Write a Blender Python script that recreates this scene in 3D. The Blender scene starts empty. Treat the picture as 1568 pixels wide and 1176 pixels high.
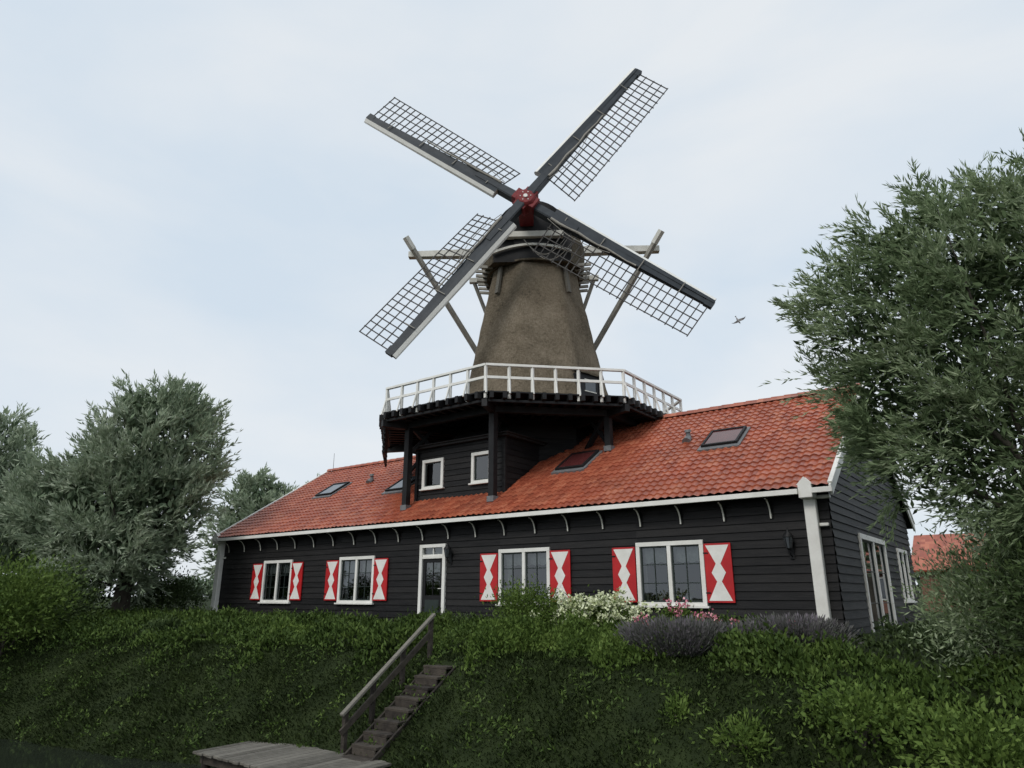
import bpy, math, random
import numpy as np
from mathutils import Vector, Matrix
random.seed(7); rng=np.random.default_rng(7)
scene=bpy.context.scene
R=math.radians
# ------------------------------------------------------------------ helpers
def link(o,parent=None):
    scene.collection.objects.link(o)
    if parent is not None: o.parent=parent
    return o
def empty(name,loc=(0,0,0)):
    e=bpy.data.objects.new(name,None); e.location=loc; e.empty_display_size=.3; scene.collection.objects.link(e); return e
class NT:
    def __init__(s,mat):
        s.nt=mat.node_tree; s.n=s.nt.nodes; s.l=s.nt.links
    def add(s,t,**kw):
        n=s.n.new(t)
        for k,v in kw.items(): setattr(n,k,v)
        return n
    def link(s,a,b): s.l.new(a,b)
def ramp(T,stops):
    r=T.add('ShaderNodeValToRGB'); e=r.color_ramp.elements
    e[0].position=stops[0][0]; e[0].color=(*stops[0][1],1); e[1].position=stops[-1][0]; e[1].color=(*stops[-1][1],1)
    for p,c in stops[1:-1]:
        x=e.new(p); x.color=(*c,1)
    return r
def mat_noise(name,c1,c2,scale=4,rough=.6,bump=.0,bscale=30,stretch=(1,1,1),detail=5,island=0.0,spec=.4,metal=0,c3=None,bdist=.03):
    m=bpy.data.materials.new(name); m.use_nodes=True; T=NT(m); b=T.n['Principled BSDF']
    tc=T.add('ShaderNodeTexCoord'); mp=T.add('ShaderNodeMapping'); mp.inputs['Scale'].default_value=stretch
    T.link(tc.outputs['Object'],mp.inputs['Vector'])
    nz=T.add('ShaderNodeTexNoise'); nz.inputs['Scale'].default_value=scale; nz.inputs['Detail'].default_value=detail
    nz.inputs['Roughness'].default_value=.65
    T.link(mp.outputs[0],nz.inputs['Vector'])
    st=[(.3,c1),(.7,c2)] if c3 is None else [(.28,c1),(.5,c3),(.72,c2)]
    r=ramp(T,st)
    fac=nz.outputs['Fac']
    if island>0:
        g=T.add('ShaderNodeNewGeometry'); a=T.add('ShaderNodeMath',operation='MULTIPLY_ADD')
        T.link(g.outputs['Random Per Island'],a.inputs[0]); a.inputs[1].default_value=island
        sb=T.add('ShaderNodeMath',operation='SUBTRACT'); T.link(fac,sb.inputs[0]); sb.inputs[1].default_value=island/2
        T.link(sb.outputs[0],a.inputs[2]); fac=a.outputs[0]
    T.link(fac,r.inputs[0]); T.link(r.outputs[0],b.inputs['Base Color'])
    b.inputs['Roughness'].default_value=rough; b.inputs['Specular IOR Level'].default_value=spec; b.inputs['Metallic'].default_value=metal
    if bump>0:
        n2=T.add('ShaderNodeTexNoise'); n2.inputs['Scale'].default_value=bscale; n2.inputs['Detail'].default_value=4
        T.link(mp.outputs[0],n2.inputs['Vector'])
        bp=T.add('ShaderNodeBump'); bp.inputs['Strength'].default_value=bump; bp.inputs['Distance'].default_value=bdist
        T.link(n2.outputs['Fac'],bp.inputs['Height']); T.link(bp.outputs[0],b.inputs['Normal'])
    return m
def mat_leaf(name,c1,c2,c3,trans=.25,nscale=.9,rough=.6,spec=.12):
    m=bpy.data.materials.new(name); m.use_nodes=True; T=NT(m); b=T.n['Principled BSDF']; out=T.n['Material Output']
    g=T.add('ShaderNodeNewGeometry'); tc=T.add('ShaderNodeTexCoord')
    nz=T.add('ShaderNodeTexNoise'); nz.inputs['Scale'].default_value=nscale; nz.inputs['Detail'].default_value=3
    T.link(tc.outputs['Object'],nz.inputs['Vector'])
    a=T.add('ShaderNodeMath',operation='MULTIPLY_ADD'); T.link(g.outputs['Random Per Island'],a.inputs[0]); a.inputs[1].default_value=.5
    s=T.add('ShaderNodeMath',operation='MULTIPLY_ADD'); T.link(nz.outputs['Fac'],s.inputs[0]); s.inputs[1].default_value=1.3; s.inputs[2].default_value=-.4
    T.link(s.outputs[0],a.inputs[2])
    r=ramp(T,[(.1,c1),(.5,c2),(.95,c3)]); T.link(a.outputs[0],r.inputs[0])
    T.link(r.outputs[0],b.inputs['Base Color']); b.inputs['Roughness'].default_value=rough; b.inputs['Specular IOR Level'].default_value=spec
    if trans>0:
        tr=T.add('ShaderNodeBsdfTranslucent'); T.link(r.outputs[0],tr.inputs[0])
        mx=T.add('ShaderNodeMixShader'); mx.inputs[0].default_value=trans
        T.link(b.outputs[0],mx.inputs[1]); T.link(tr.outputs[0],mx.inputs[2]); T.link(mx.outputs[0],out.inputs['Surface'])
    return m
class MB:
    def __init__(s,name,mats,M=None):
        s.name=name; s.mats=mats if isinstance(mats,list) else [mats]; s.v=[]; s.f=[]; s.m=[]; s.M=M; s.smooth=set()
    def add(s,vs,fs,m=0,smooth=False):
        o=len(s.v)
        for p in vs:
            p=Vector(p)
            if s.M is not None: p=s.M@p
            s.v.append(tuple(p))
        for f in fs:
            if smooth: s.smooth.add(len(s.f))
            s.f.append([i+o for i in f]); s.m.append(m)
    def box(s,x0,x1,y0,y1,z0,z1,m=0):
        s.add([(x0,y0,z0),(x1,y0,z0),(x1,y1,z0),(x0,y1,z0),(x0,y0,z1),(x1,y0,z1),(x1,y1,z1),(x0,y1,z1)],
              [(0,3,2,1),(4,5,6,7),(0,1,5,4),(1,2,6,5),(2,3,7,6),(3,0,4,7)],m)
    def beam(s,p,q,w,h,m=0,w2=None,h2=None,up=(0,0,1)):
        p=Vector(p);q=Vector(q);d=(q-p).normalized();up=Vector(up)
        if abs(d.dot(up))>.98: up=Vector((0,1,0))
        sx=d.cross(up).normalized(); sy=sx.cross(d).normalized()
        w2=w if w2 is None else w2; h2=h if h2 is None else h2
        vs=[]
        for c,a,b in ((p,w,h),(q,w2,h2)):
            for i,j in ((-1,-1),(1,-1),(1,1),(-1,1)): vs.append(c+sx*a/2*i+sy*b/2*j)
        s.add(vs,[(3,2,1,0),(4,5,6,7),(0,1,5,4),(1,2,6,5),(2,3,7,6),(3,0,4,7)],m)
    def tube(s,pts,rad,seg=8,m=0,cap=True):
        pts=[Vector(p) for p in pts]; vs=[];fs=[]
        for i,p in enumerate(pts):
            d=(pts[min(i+1,len(pts)-1)]-pts[max(i-1,0)]).normalized()
            up=Vector((0,0,1)) if abs(d.z)<.9 else Vector((1,0,0))
            a=d.cross(up).normalized(); b=a.cross(d)
            for k in range(seg):
                t=2*math.pi*k/seg; vs.append(p+(a*math.cos(t)+b*math.sin(t))*rad[i])
        for i in range(len(pts)-1):
            for k in range(seg):
                fs.append((i*seg+k,i*seg+(k+1)%seg,(i+1)*seg+(k+1)%seg,(i+1)*seg+k))
        s.add(vs,fs,m,True)
        if cap:
            s.add(vs[:seg],[tuple(range(seg))],m); s.add(vs[-seg:],[tuple(range(seg))],m)
    def prism(s,prof,y0,y1,m=0):
        n=len(prof); vs=[(x,y0,z) for x,z in prof]+[(x,y1,z) for x,z in prof]
        fs=[tuple(range(n)),tuple(range(2*n-1,n-1,-1))]+[(i,(i+1)%n,n+(i+1)%n,n+i) for i in range(n)]
        s.add(vs,fs,m)
    def build(s,parent=None,bevel=0,loc=None,matrix=None):
        me=bpy.data.meshes.new(s.name); me.from_pydata(s.v,[],s.f)
        for mt in s.mats: me.materials.append(mt)
        me.polygons.foreach_set('material_index',s.m)
        sm=[i in s.smooth for i in range(len(s.f))]; me.polygons.foreach_set('use_smooth',sm)
        me.update()
        o=bpy.data.objects.new(s.name,me); link(o,parent)
        if matrix is not None: o.matrix_local=matrix
        if bevel>0:
            b=o.modifiers.new('bevel','BEVEL'); b.width=bevel; b.segments=1; b.limit_method='ANGLE'
        return o
def nz3(a): return a/np.maximum(np.linalg.norm(a,axis=1,keepdims=True),1e-6)
def leaf_object(name,P,D,L,W,mat,parent=None,loc=None):
    n=len(P); D=nz3(D); A=nz3(np.cross(D,nz3(rng.normal(size=(n,3)))))
    L=np.broadcast_to(np.asarray(L,float).reshape(-1,1),(n,1)); W=np.broadcast_to(np.asarray(W,float).reshape(-1,1),(n,1))
    V=np.empty((n,4,3)); V[:,0]=P; V[:,1]=P+D*L*.45+A*W*.5; V[:,2]=P+D*L; V[:,3]=P+D*L*.45-A*W*.5
    me=bpy.data.meshes.new(name); me.vertices.add(n*4); me.vertices.foreach_set('co',V.reshape(-1))
    me.loops.add(n*4); me.loops.foreach_set('vertex_index',np.arange(n*4,dtype=np.int32))
    me.polygons.add(n); me.polygons.foreach_set('loop_start',np.arange(0,n*4,4,dtype=np.int32))
    me.polygons.foreach_set('loop_total',np.full(n,4,dtype=np.int32))
    me.materials.append(mat); me.update(calc_edges=True); me.validate()
    o=bpy.data.objects.new(name,me); link(o,parent); return o
def rdir(n): return nz3(rng.normal(size=(n,3)))
# ------------------------------------------------------------------ materials
M_black=mat_noise('tarred_weatherboard',(.006,.006,.007),(.020,.019,.019),2.2,.6,.3,25,(.6,.6,8),island=.35,spec=.25)
M_blackp=mat_noise('black_paint',(.006,.006,.007),(.015,.015,.016),3,.55,.1,20,spec=.3)
M_grayw=mat_noise('sheen_tinted_weatherboard',(.030,.031,.033),(.066,.066,.066),2.2,.65,.3,25,(6,.6,8),island=.3,spec=.3)  # side wall boards: reflected light put into the colour as a lighter gray
M_white=mat_noise('white_paint',(.70,.69,.64),(.86,.85,.81),2.2,.5,.1,30,detail=8)
M_cream=mat_noise('aged_cream_paint',(.56,.55,.49),(.74,.73,.67),3,.55,.15,30)
M_red=mat_noise('red_paint',(.40,.010,.014),(.52,.018,.02),3,.45)
M_dred=mat_noise('dark_red_cast_iron',(.13,.010,.014),(.26,.03,.03),6,.6,.3)
M_slate=mat_noise('slate_blue_paint',(.014,.020,.027),(.032,.041,.050),3,.55,.1)
M_lath=mat_noise('weathered_lath',(.040,.038,.037),(.095,.09,.085),5,.7)
M_oldwood=mat_noise('weathered_wood',(.085,.078,.064),(.215,.20,.17),5,.85,.5,40,(1,8,8),island=.35)
M_pole=mat_noise('pale_weathered_timber',(.24,.23,.20),(.44,.42,.37),4,.8,.4,30,(1,1,.3))
M_wood2=mat_noise('stair_wood',(.020,.016,.013),(.07,.058,.046),6,.85,.5,40,island=.3)
M_cloth=mat_noise('rolled_sailcloth',(.22,.205,.18),(.38,.36,.32),6,.9,.3)
M_bark=mat_noise('bark',(.03,.026,.02),(.09,.08,.062),6,.9,.8,20,(1,1,.3))
def mat_thatch(name,ca,cb,cc):
    m=bpy.data.materials.new(name); m.use_nodes=True; T=NT(m); b=T.n['Principled BSDF']
    tc=T.add('ShaderNodeTexCoord')
    def nse(sc,st,det=6,ro=.65):
        mp=T.add('ShaderNodeMapping'); mp.inputs['Scale'].default_value=st; T.link(tc.outputs['Object'],mp.inputs[0])
        n=T.add('ShaderNodeTexNoise'); n.inputs['Scale'].default_value=sc; n.inputs['Detail'].default_value=det; n.inputs['Roughness'].default_value=ro
        T.link(mp.outputs[0],n.inputs['Vector']); return n
    big=nse(.9,(1,1,1),5); fine=nse(26,(1,1,.28),5,.8); spot=nse(9,(1,1,1.4),4,.7)
    a=T.add('ShaderNodeMath',operation='MULTIPLY_ADD'); T.link(fine.outputs[0],a.inputs[0]); a.inputs[1].default_value=.9; T.link(big.outputs[0],a.inputs[2])
    a2=T.add('ShaderNodeMath',operation='MULTIPLY_ADD'); T.link(spot.outputs[0],a2.inputs[0]); a2.inputs[1].default_value=.7; T.link(a.outputs[0],a2.inputs[2])
    mr=T.add('ShaderNodeMapRange'); mr.inputs[1].default_value=.98; mr.inputs[2].default_value=1.6; T.link(a2.outputs[0],mr.inputs[0])
    r=ramp(T,[(0,ca),(.45,cb),(1,cc)]); T.link(mr.outputs[0],r.inputs[0]); T.link(r.outputs[0],b.inputs['Base Color'])
    b.inputs['Roughness'].default_value=.95; b.inputs['Specular IOR Level'].default_value=.1
    ad=T.add('ShaderNodeMath',operation='ADD'); T.link(fine.outputs[0],ad.inputs[0]); T.link(spot.outputs[0],ad.inputs[1])
    bp=T.add('ShaderNodeBump'); bp.inputs['Strength'].default_value=.9; bp.inputs['Distance'].default_value=.08
    T.link(ad.outputs[0],bp.inputs['Height']); T.link(bp.outputs[0],b.inputs['Normal'])
    return m
M_thatch=mat_thatch('reed_thatch',(.085,.070,.050),(.195,.160,.115),(.31,.26,.195))
M_dthatch=mat_thatch('dark_thatch',(.045,.039,.030),(.12,.10,.072),(.23,.195,.14))
M_lead=mat_noise('lead_flashing',(.12,.125,.13),(.2,.205,.21),6,.5,.2)
M_room=mat_noise('room_interior',(.03,.028,.027),(.07,.066,.06),2,.8)
M_curt=mat_noise('lace_curtain',(.40,.40,.38),(.55,.55,.53),12,.9)
M_gray=mat_noise('dark_green_sash',(.02,.03,.027),(.03,.04,.036),3,.4)
TW,TR=.21,.29
def mat_tile():
    m=bpy.data.materials.new('red_clay_pantile'); m.use_nodes=True; T=NT(m); b=T.n['Principled BSDF']
    tc=T.add('ShaderNodeTexCoord')
    mp=T.add('ShaderNodeVectorMath',operation='MULTIPLY_ADD'); mp.inputs[1].default_value=(1/TW,1/(TR*.8457),0); mp.inputs[2].default_value=(100,.42/(TR*.8457)+50,0)
    T.link(tc.outputs['Object'],mp.inputs[0])
    fl=T.add('ShaderNodeVectorMath',operation='FLOOR'); T.link(mp.outputs[0],fl.inputs[0])
    wn=T.add('ShaderNodeTexWhiteNoise',noise_dimensions='2D'); T.link(fl.outputs[0],wn.inputs['Vector'])
    r=ramp(T,[(0,(.28,.062,.032)),(.4,(.37,.088,.044)),(.75,(.43,.112,.056)),(1,(.50,.165,.09))]); T.link(wn.outputs['Value'],r.inputs[0])
    nz=T.add('ShaderNodeTexNoise'); nz.inputs['Scale'].default_value=.7; nz.inputs['Detail'].default_value=9; nz.inputs['Roughness'].default_value=.7
    T.link(tc.outputs['Object'],nz.inputs['Vector'])
    r2=ramp(T,[(.35,(0,0,0)),(.72,(1,1,1))]); T.link(nz.outputs['Fac'],r2.inputs[0])
    mx=T.add('ShaderNodeMixRGB'); mx.inputs[2].default_value=(.17,.068,.042,1)
    ml=T.add('ShaderNodeMath',operation='MULTIPLY'); T.link(r2.outputs[0],ml.inputs[0]); ml.inputs[1].default_value=.5
    T.link(ml.outputs[0],mx.inputs[0]); T.link(r.outputs[0],mx.inputs[1]); T.link(mx.outputs[0],b.inputs['Base Color'])
    b.inputs['Roughness'].default_value=.38; b.inputs['Specular IOR Level'].default_value=.5
    return m
M_tile=mat_tile()
def mat_glass(name='window_glass',tint=(.55,.6,.6),gl=.03):
    m=bpy.data.materials.new(name); m.use_nodes=True; T=NT(m); out=T.n['Material Output']
    T.n.remove(T.n['Principled BSDF'])
    t=T.add('ShaderNodeBsdfTransparent'); t.inputs[0].default_value=(*tint,1)
    g=T.add('ShaderNodeBsdfGlossy'); g.inputs['Roughness'].default_value=.02; g.inputs[0].default_value=(.95,.97,1,1)
    nz=T.add('ShaderNodeTexNoise'); nz.inputs['Scale'].default_value=2.5; bp=T.add('ShaderNodeBump'); bp.inputs['Strength'].default_value=.12; bp.inputs['Distance'].default_value=.05
    T.link(nz.outputs['Fac'],bp.inputs['Height']); T.link(bp.outputs[0],g.inputs['Normal'])
    fr=T.add('ShaderNodeFresnel'); fr.inputs[0].default_value=1.6
    ad=T.add('ShaderNodeMath',operation='MULTIPLY_ADD'); T.link(fr.outputs[0],ad.inputs[0]); ad.inputs[1].default_value=1.6; ad.inputs[2].default_value=gl
    ad.use_clamp=True
    mx=T.add('ShaderNodeMixShader'); T.link(ad.outputs[0],mx.inputs[0]); T.link(t.outputs[0],mx.inputs[1]); T.link(g.outputs[0],mx.inputs[2])
    T.link(mx.outputs[0],out.inputs['Surface']); return m
M_glass=mat_glass()
# leaves
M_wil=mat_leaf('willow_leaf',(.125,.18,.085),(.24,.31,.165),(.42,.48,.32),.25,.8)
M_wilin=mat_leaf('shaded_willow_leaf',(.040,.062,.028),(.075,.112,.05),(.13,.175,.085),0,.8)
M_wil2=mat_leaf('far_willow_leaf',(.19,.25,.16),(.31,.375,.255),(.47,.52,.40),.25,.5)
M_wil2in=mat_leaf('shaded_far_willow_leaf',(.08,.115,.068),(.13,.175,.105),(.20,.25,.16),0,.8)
M_shr=mat_leaf('shrub_leaf',(.045,.078,.018),(.095,.15,.032),(.17,.24,.06),.2,1.2)
M_cov=mat_leaf('groundcover_leaf',(.026,.046,.011),(.055,.092,.020),(.11,.16,.038),0,1.1)
M_dk=mat_leaf('dark_shrub_leaf',(.026,.044,.015),(.056,.086,.030),(.10,.14,.053),0,1.0)
M_grs=mat_leaf('grass_blade',(.018,.029,.010),(.036,.054,.018),(.064,.090,.030),0,.7,.7,.05)
M_lav=mat_leaf('lavender_stem',(.06,.066,.055),(.105,.105,.098),(.19,.165,.20),0,1.5)
M_cr=mat_leaf('cream_blossom',(.40,.46,.22),(.66,.70,.46),(.84,.86,.70),0,2)
M_pink=mat_leaf('pink_rose_petal',(.45,.12,.18),(.65,.26,.32),(.8,.5,.52),0,2)
# ------------------------------------------------------------------ terrain
def ytop(X): return -5-.25*np.clip(-8-X,0,32)+.15*np.sin(X*.7)
def terr(X,Y):
    X=np.asarray(X,float);Y=np.asarray(Y,float)
    yt=ytop(X)
    z=np.where(Y>0,-.05,-.05-.40*np.clip(-Y/(-yt),0,1)**1.3)
    z=z-.68*np.clip(yt-Y,0,None)
    z=np.maximum(z,-3.2)
    nb=-3.2+.8*np.clip(-13.2+ -.25*np.clip(-8-X,0,32)*.6-Y,0,None)
    z=np.where(Y<-12,np.maximum(z,np.minimum(nb,-.85)),z)
    z=z-.28*np.clip((X-.2)/1.5,0,1)*np.clip((Y+7)/2,0,1)*np.clip((30-Y)/15,0,1)
    z=z+.035*np.sin(X*2.3+Y)*np.sin(Y*1.9-X*.6)*(Y<-.5)
    return z
xs=np.concatenate([-np.geomspace(700,46,22),np.arange(-45,16,.3),np.geomspace(16,700,24)])
ys=np.concatenate([-np.geomspace(500,21,16),np.arange(-20,14,.25),np.geomspace(14,900,26)])
XX,YY=np.meshgrid(xs,ys); ZZ=terr(XX,YY)
nx,ny=len(xs),len(ys)
me=bpy.data.meshes.new('ground')
V=np.stack([XX,YY,ZZ],-1).reshape(-1,3)
idx=np.arange(nx*ny).reshape(ny,nx)
F=np.stack([idx[:-1,:-1],idx[:-1,1:],idx[1:,1:],idx[1:,:-1]],-1).reshape(-1,4)
me.from_pydata(V.tolist(),[],F.tolist()); me.polygons.foreach_set('use_smooth',[True]*len(F))
M_ground=mat_noise('grassy_soil',(.013,.020,.008),(.032,.045,.016),1.5,.95,.6,30,spec=.1)
me.materials.append(M_ground); link(bpy.data.objects.new('ground',me))
wm=bpy.data.materials.new('canal_water'); wm.use_nodes=True; T=NT(wm); b=T.n['Principled BSDF']
b.inputs['Base Color'].default_value=(.02,.025,.018,1); b.inputs['Roughness'].default_value=.06
n=T.add('ShaderNodeTexNoise'); n.inputs['Scale'].default_value=5; bp=T.add('ShaderNodeBump'); bp.inputs['Strength'].default_value=.15; bp.inputs['Distance'].default_value=.02
T.link(n.outputs['Fac'],bp.inputs['Height']); T.link(bp.outputs[0],b.inputs['Normal'])
w=MB('water',wm); w.add([(-300,-40,-2.35),(300,-40,-2.35),(300,-3,-2.35),(-300,-3,-2.35)],[(0,1,2,3)]); w.build()
# ------------------------------------------------------------------ timber house
house=empty('timber_house')
XL,XR=-23.5,.35; DEP=10.5
EY,EZ=-.42,3.02; RY_,RZ_=5.25,6.60
SL=(RZ_-EZ)/(RY_-EY)
def roofz(y): return EZ+SL*(y-EY)
def siding(mb,s0,s1,z0,z1,ops,step=.19,gable=None,m=0):
    z=z0
    while z<z1-1e-4:
        zb=min(z+step,z1)
        if gable:
            (a0,a1),(b0,b1)=gable(z),gable(zb)
            if a1-a0<.05: break
            mb.add([(a0,-.028,z),(a1,-.028,z),(b1,-.004,zb),(b0,-.004,zb)],[(0,1,2,3)],m)
            mb.add([(a0,0,z),(a1,0,z),(a1,-.028,z),(a0,-.028,z)],[(0,1,2,3)],m)
            z=zb; continue
        cuts=sorted({s0,s1,*[v for o in ops for v in o[:2]]})
        for sa,sb in zip(cuts[:-1],cuts[1:]):
            mid=(sa+sb)/2; pieces=[(z,zb)]
            for o in ops:
                if o[0]<mid<o[1]:
                    np_=[]
                    for a,c in pieces:
                        if o[3]<=a or o[2]>=c: np_.append((a,c)); continue
                        if o[2]>a: np_.append((a,o[2]))
                        if o[3]<c: np_.append((o[3],c))
                    pieces=np_
            for a,c in pieces:
                oa=-.034+.030*(a-z)/step; oc=-.034+.030*(c-z)/step
                mb.add([(sa,oa,a),(sb,oa,a),(sb,oc,c),(sa,oc,c)],[(0,1,2,3)],m)
                mb.add([(sa,0.002,a),(sb,0.002,a),(sb,oa,a),(sa,oa,a)],[(0,1,2,3)],m)
        z=zb
wins=[(-4.37,-2.61),(-8.83,-7.07),(-15.95,-14.19),(-20.45,-18.69)]
WZ=(.53,2.02)
door=(-12.03,-10.96,-.05,2.27)
ops=[(a,b_,WZ[0],WZ[1]) for a,b_ in wins]+[door]
mb=MB('front_wall',M_black); siding(mb,XL,XR,-.3,2.96,ops); mb.build(house)
SM=Matrix.Translation((XR,0,0))@Matrix.Rotation(R(90),4,'Z')
sops=[(2.5,5.7,-.3,2.2),(7.7,9.3,.6,2.1)]
mb=MB('side_wall',M_grayw,SM); siding(mb,0,DEP,-.5,2.9,sops)
gb=lambda z:(max(0,(z-EZ)/SL+EY+.05),DEP-max(0,(z-EZ)/SL+EY+.05))
siding(mb,0,DEP,2.9,6.6,[],gable=gb); mb.build(house)
LM=Matrix.Translation((XL,DEP,0))@Matrix.Rotation(R(-90),4,'Z')
mb=MB('far_side_wall',M_black,LM); siding(mb,0,DEP,-.3,2.9,[])
siding(mb,0,DEP,2.9,6.6,[],gable=gb); mb.build(house)
mb=MB('rear_wall',M_black); mb.box(XL,XR,DEP-.1,DEP,-.3,2.95); mb.build(house)
def roof(name,x0,x1,flip):
    pr=[0,.35,.8,1,.75,.3]; n=len(pr); p=TW
    cols=[];x=x0;i=0
    while x<=x1+1e-6: cols.append((x,pr[i%n]*.04)); i+=1; x=x0+i*p/n
    slen=math.hypot(RY_-EY,RZ_-EZ); row=TR; ts=[];k=0
    while k*row<slen:
        ts.append((k*row,.034)); ts.append((min((k+1)*row-.006,slen),.0)); k+=1
    c=(RY_-EY)/slen; s_=(RZ_-EZ)/slen
    vs=[];fs=[]
    for t,h in ts:
        for x,hx in cols:
            j=h+hx+.008*math.sin(x*3.1+t*5)+.006*math.sin(x*11+t*9)
            y=EY+t*c-j*s_; z=EZ+t*s_+j*c
            if flip: y=DEP-y
            vs.append((x,y,z))
    C=len(cols)
    for a in range(len(ts)-1):
        for b_ in range(C-1):
            f=(a*C+b_,a*C+b_+1,(a+1)*C+b_+1,(a+1)*C+b_); fs.append(f[::-1] if flip else f)
    o=MB(name,M_tile); o.add(vs,fs); o.build(house)
roof('front_roof_tiles',XL-.18,XR+.18,False); roof('rear_roof_tiles',XL-.18,XR+.18,True)
mb=MB('ridge_tiles',M_tile); x=XL-.18
while x<XR+.15:
    a=x;b_=min(x+.42,XR+.18)
    vs=[];N=7
    for xx,r_ in ((a,.165),(b_,.145)):
        for k in range(N+1):
            t=math.pi*k/N; vs.append((xx,RY_+r_*math.cos(t)*1.0,RZ_+.0+r_*math.sin(t)*.9))
    mb.add(vs,[(k,k+1,N+2+k,N+1+k) for k in range(N)],0); x+=.40
mb.build(house)
mb=MB('roof_soffit',M_blackp)
for fl in (0,1):
    q=[(EY+.02,EZ-.03),(RY_,RZ_-.03),(RY_,RZ_-.10),(EY+.02,EZ-.10)]
    if fl: q=[(DEP-y,z) for y,z in q]
    vs=[(XL-.15,y,z) for y,z in q]+[(XR+.15,y,z) for y,z in q]
    mb.add(vs,[(0,1,2,3),(7,6,5,4),(0,4,5,1),(2,6,7,3),(1,5,6,2),(3,7,4,0)])
mb.build(house)
mb=MB('bargeboards',M_white)
for X0 in (XL-.21,XR+.16):
    for fl in (0,1):
        f=(lambda y:DEP-y) if fl else (lambda y:y)
        mb.beam((X0+.02,f(EY-.02),EZ-.09),(X0+.02,f(RY_),RZ_-.09),.045,.24)
        mb.beam((X0+.02,f(EY-.02),EZ+.07),(X0+.02,f(RY_),RZ_+.07),.10,.05)
mb.build(house,.006)
mb=MB('gutter',[M_white,M_blackp])
mb.box(XL-.12,-.15,EY-.10,EY-.02,2.885,3.0,0); mb.box(XL-.12,-.15,EY-.019,EY+.06,2.89,2.94,1)
mb.box(XL-.12,XR+.1,EY+.07,-.03,2.93,2.96,1)
mb.box(.15,XR+.22,EY-.10,EY-.02,2.885,3.0,0)
mb.build(house,.005)
mb=MB('eave_brackets',[M_blackp,M_cream]); x=-.91
while x>XL+.3:
    n=7; A=[]
    for k in range(n+1):
        t=k/n*math.pi/2; A.append((-.05-.30*(1-math.cos(t)),2.44+.42*math.sin(t)))
    for k in range(n):
        (y0,z0),(y1,z1)=A[k],A[k+1]
        mb.add([(x-.045,y0,z0),(x+.045,y0,z0),(x+.045,y1,z1),(x-.045,y1,z1)],[(0,1,2,3)],0)
        for xx in (x-.045,x+.045):
            mb.add([(xx,y0,z0),(xx,y1,z1),(xx,min(y1+.13,-.03),z1+.0),(xx,min(y0+.13,-.03),z0)],[(0,1,2,3)],0)
    for k in range(n):
        (y0,z0),(y1,z1)=A[k],A[k+1]
        mb.beam((x,y0-.012,z0),(x,y1-.012,z1),.035,.014,1,up=(0,1,0))
    x-=1.105
mb.build(house)
mb=MB('corner_posts',M_white)
for X0,w_ in ((0.0,.25),(XL+.0,.28)):
    mb.box(X0-w_/2,X0+w_/2,-.22,-.04,-.5,2.8); mb.box(X0-w_/2-.02,X0+w_/2+.02,-.46,-.04,2.8,3.1)
    mb.prism([(X0-w_/2-.02,3.1),(X0+w_/2+.02,3.1),(X0,3.25)],-.46,-.30)
mb.box(.13,.42,-.14,-.036,2.80,2.875); mb.box(.13,.32,-.12,-.036,2.20,2.27)
mb.box(XL+.15,XL+.3,-.12,-.036,2.2,2.27)
mb.build(house,.012)
def window(mb,s0,s1,z0,z1,sash=2,cols=2,rows=3,fw=.085,sill=True,d0=0):
    F0,F1=-.075,.09
    mb.box(s0-.02,s1+.02,F0,F1,z1-fw,z1+.02,0); 
    mb.box(s0-.02,s1+.02,F0,F1,z0-.02,z0+fw*.7,0)
    mb.box(s0-.02,s0+fw,F0+.003,F1-.003,z0+fw*.7,z1-fw,0); mb.box(s1-fw,s1+.02,F0+.003,F1-.003,z0+fw*.7,z1-fw,0)
    if sill: mb.box(s0-.08,s1+.08,-.13,-.02,z0-.07,z0-.022,0)
    a=s0+fw;b_=s1-fw;zb=z0+fw*.7;zt=z1-fw
    w=(b_-a)/sash
    for i in range(sash):
        x0=a+i*w;x1=x0+w
        if i: mb.box(x0-.05,x0+.05,F0+.006,F1-.01,zb,zt,0); x0+=.05
        if i<sash-1: x1-=.05
        t=.04
        mb.box(x0,x1,-.02,.03,zt-t,zt,1); mb.box(x0,x1,-.02,.03,zb,zb+t,1)
        mb.box(x0,x0+t,-.018,.028,zb+t,zt-t,1); mb.box(x1-t,x1,-.018,.028,zb+t,zt-t,1)
        for c in range(1,cols):
            xc=x0+(x1-x0)*c/cols; mb.box(xc-.012,xc+.012,-.012,.02,zb+t,zt-t,1)
        for r_ in range(1,rows):
            zc=zb+(zt-zb)*r_/rows; mb.box(x0+t,x1-t,-.010,.018,zc-.012,zc+.012,1)
        tl=random.uniform(-.006,.006)
        mb.add([(x0+t,.006+tl,zb+t),(x1-t,.006-tl,zb+t),(x1-t,.006-tl,zt-t),(x0+t,.006+tl,zt-t)],[(0,1,2,3)],2)
    D=1.1
    v=[(s0,F1,z0),(s1,F1,z0),(s1,F1,z1),(s0,F1,z1),(s0-.4,D,z0-.3),(s1+.4,D,z0-.3),(s1+.4,D,z1+.1),(s0-.4,D,z1+.1)]
    mb.add(v,[(4,5,6,7),(0,1,5,4),(1,2,6,5),(2,3,7,6),(3,0,4,7)],3)
def curtain(mb,s0,s1,z0,z1,y=.16,m=4):
    n=int((s1-s0)/.03); vs=[]
    for i in range(n+1):
        s=s0+(s1-s0)*i/n; yy=y+.02*math.sin(i*1.1)
        vs+= [(s,yy,z0+.015*math.sin(i*.8)),(s,yy,z1)]
    mb.add(vs,[(2*i,2*i+2,2*i+3,2*i+1) for i in range(n)],m,True)
WM=[M_white,M_gray,M_glass,M_room,M_curt]
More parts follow.
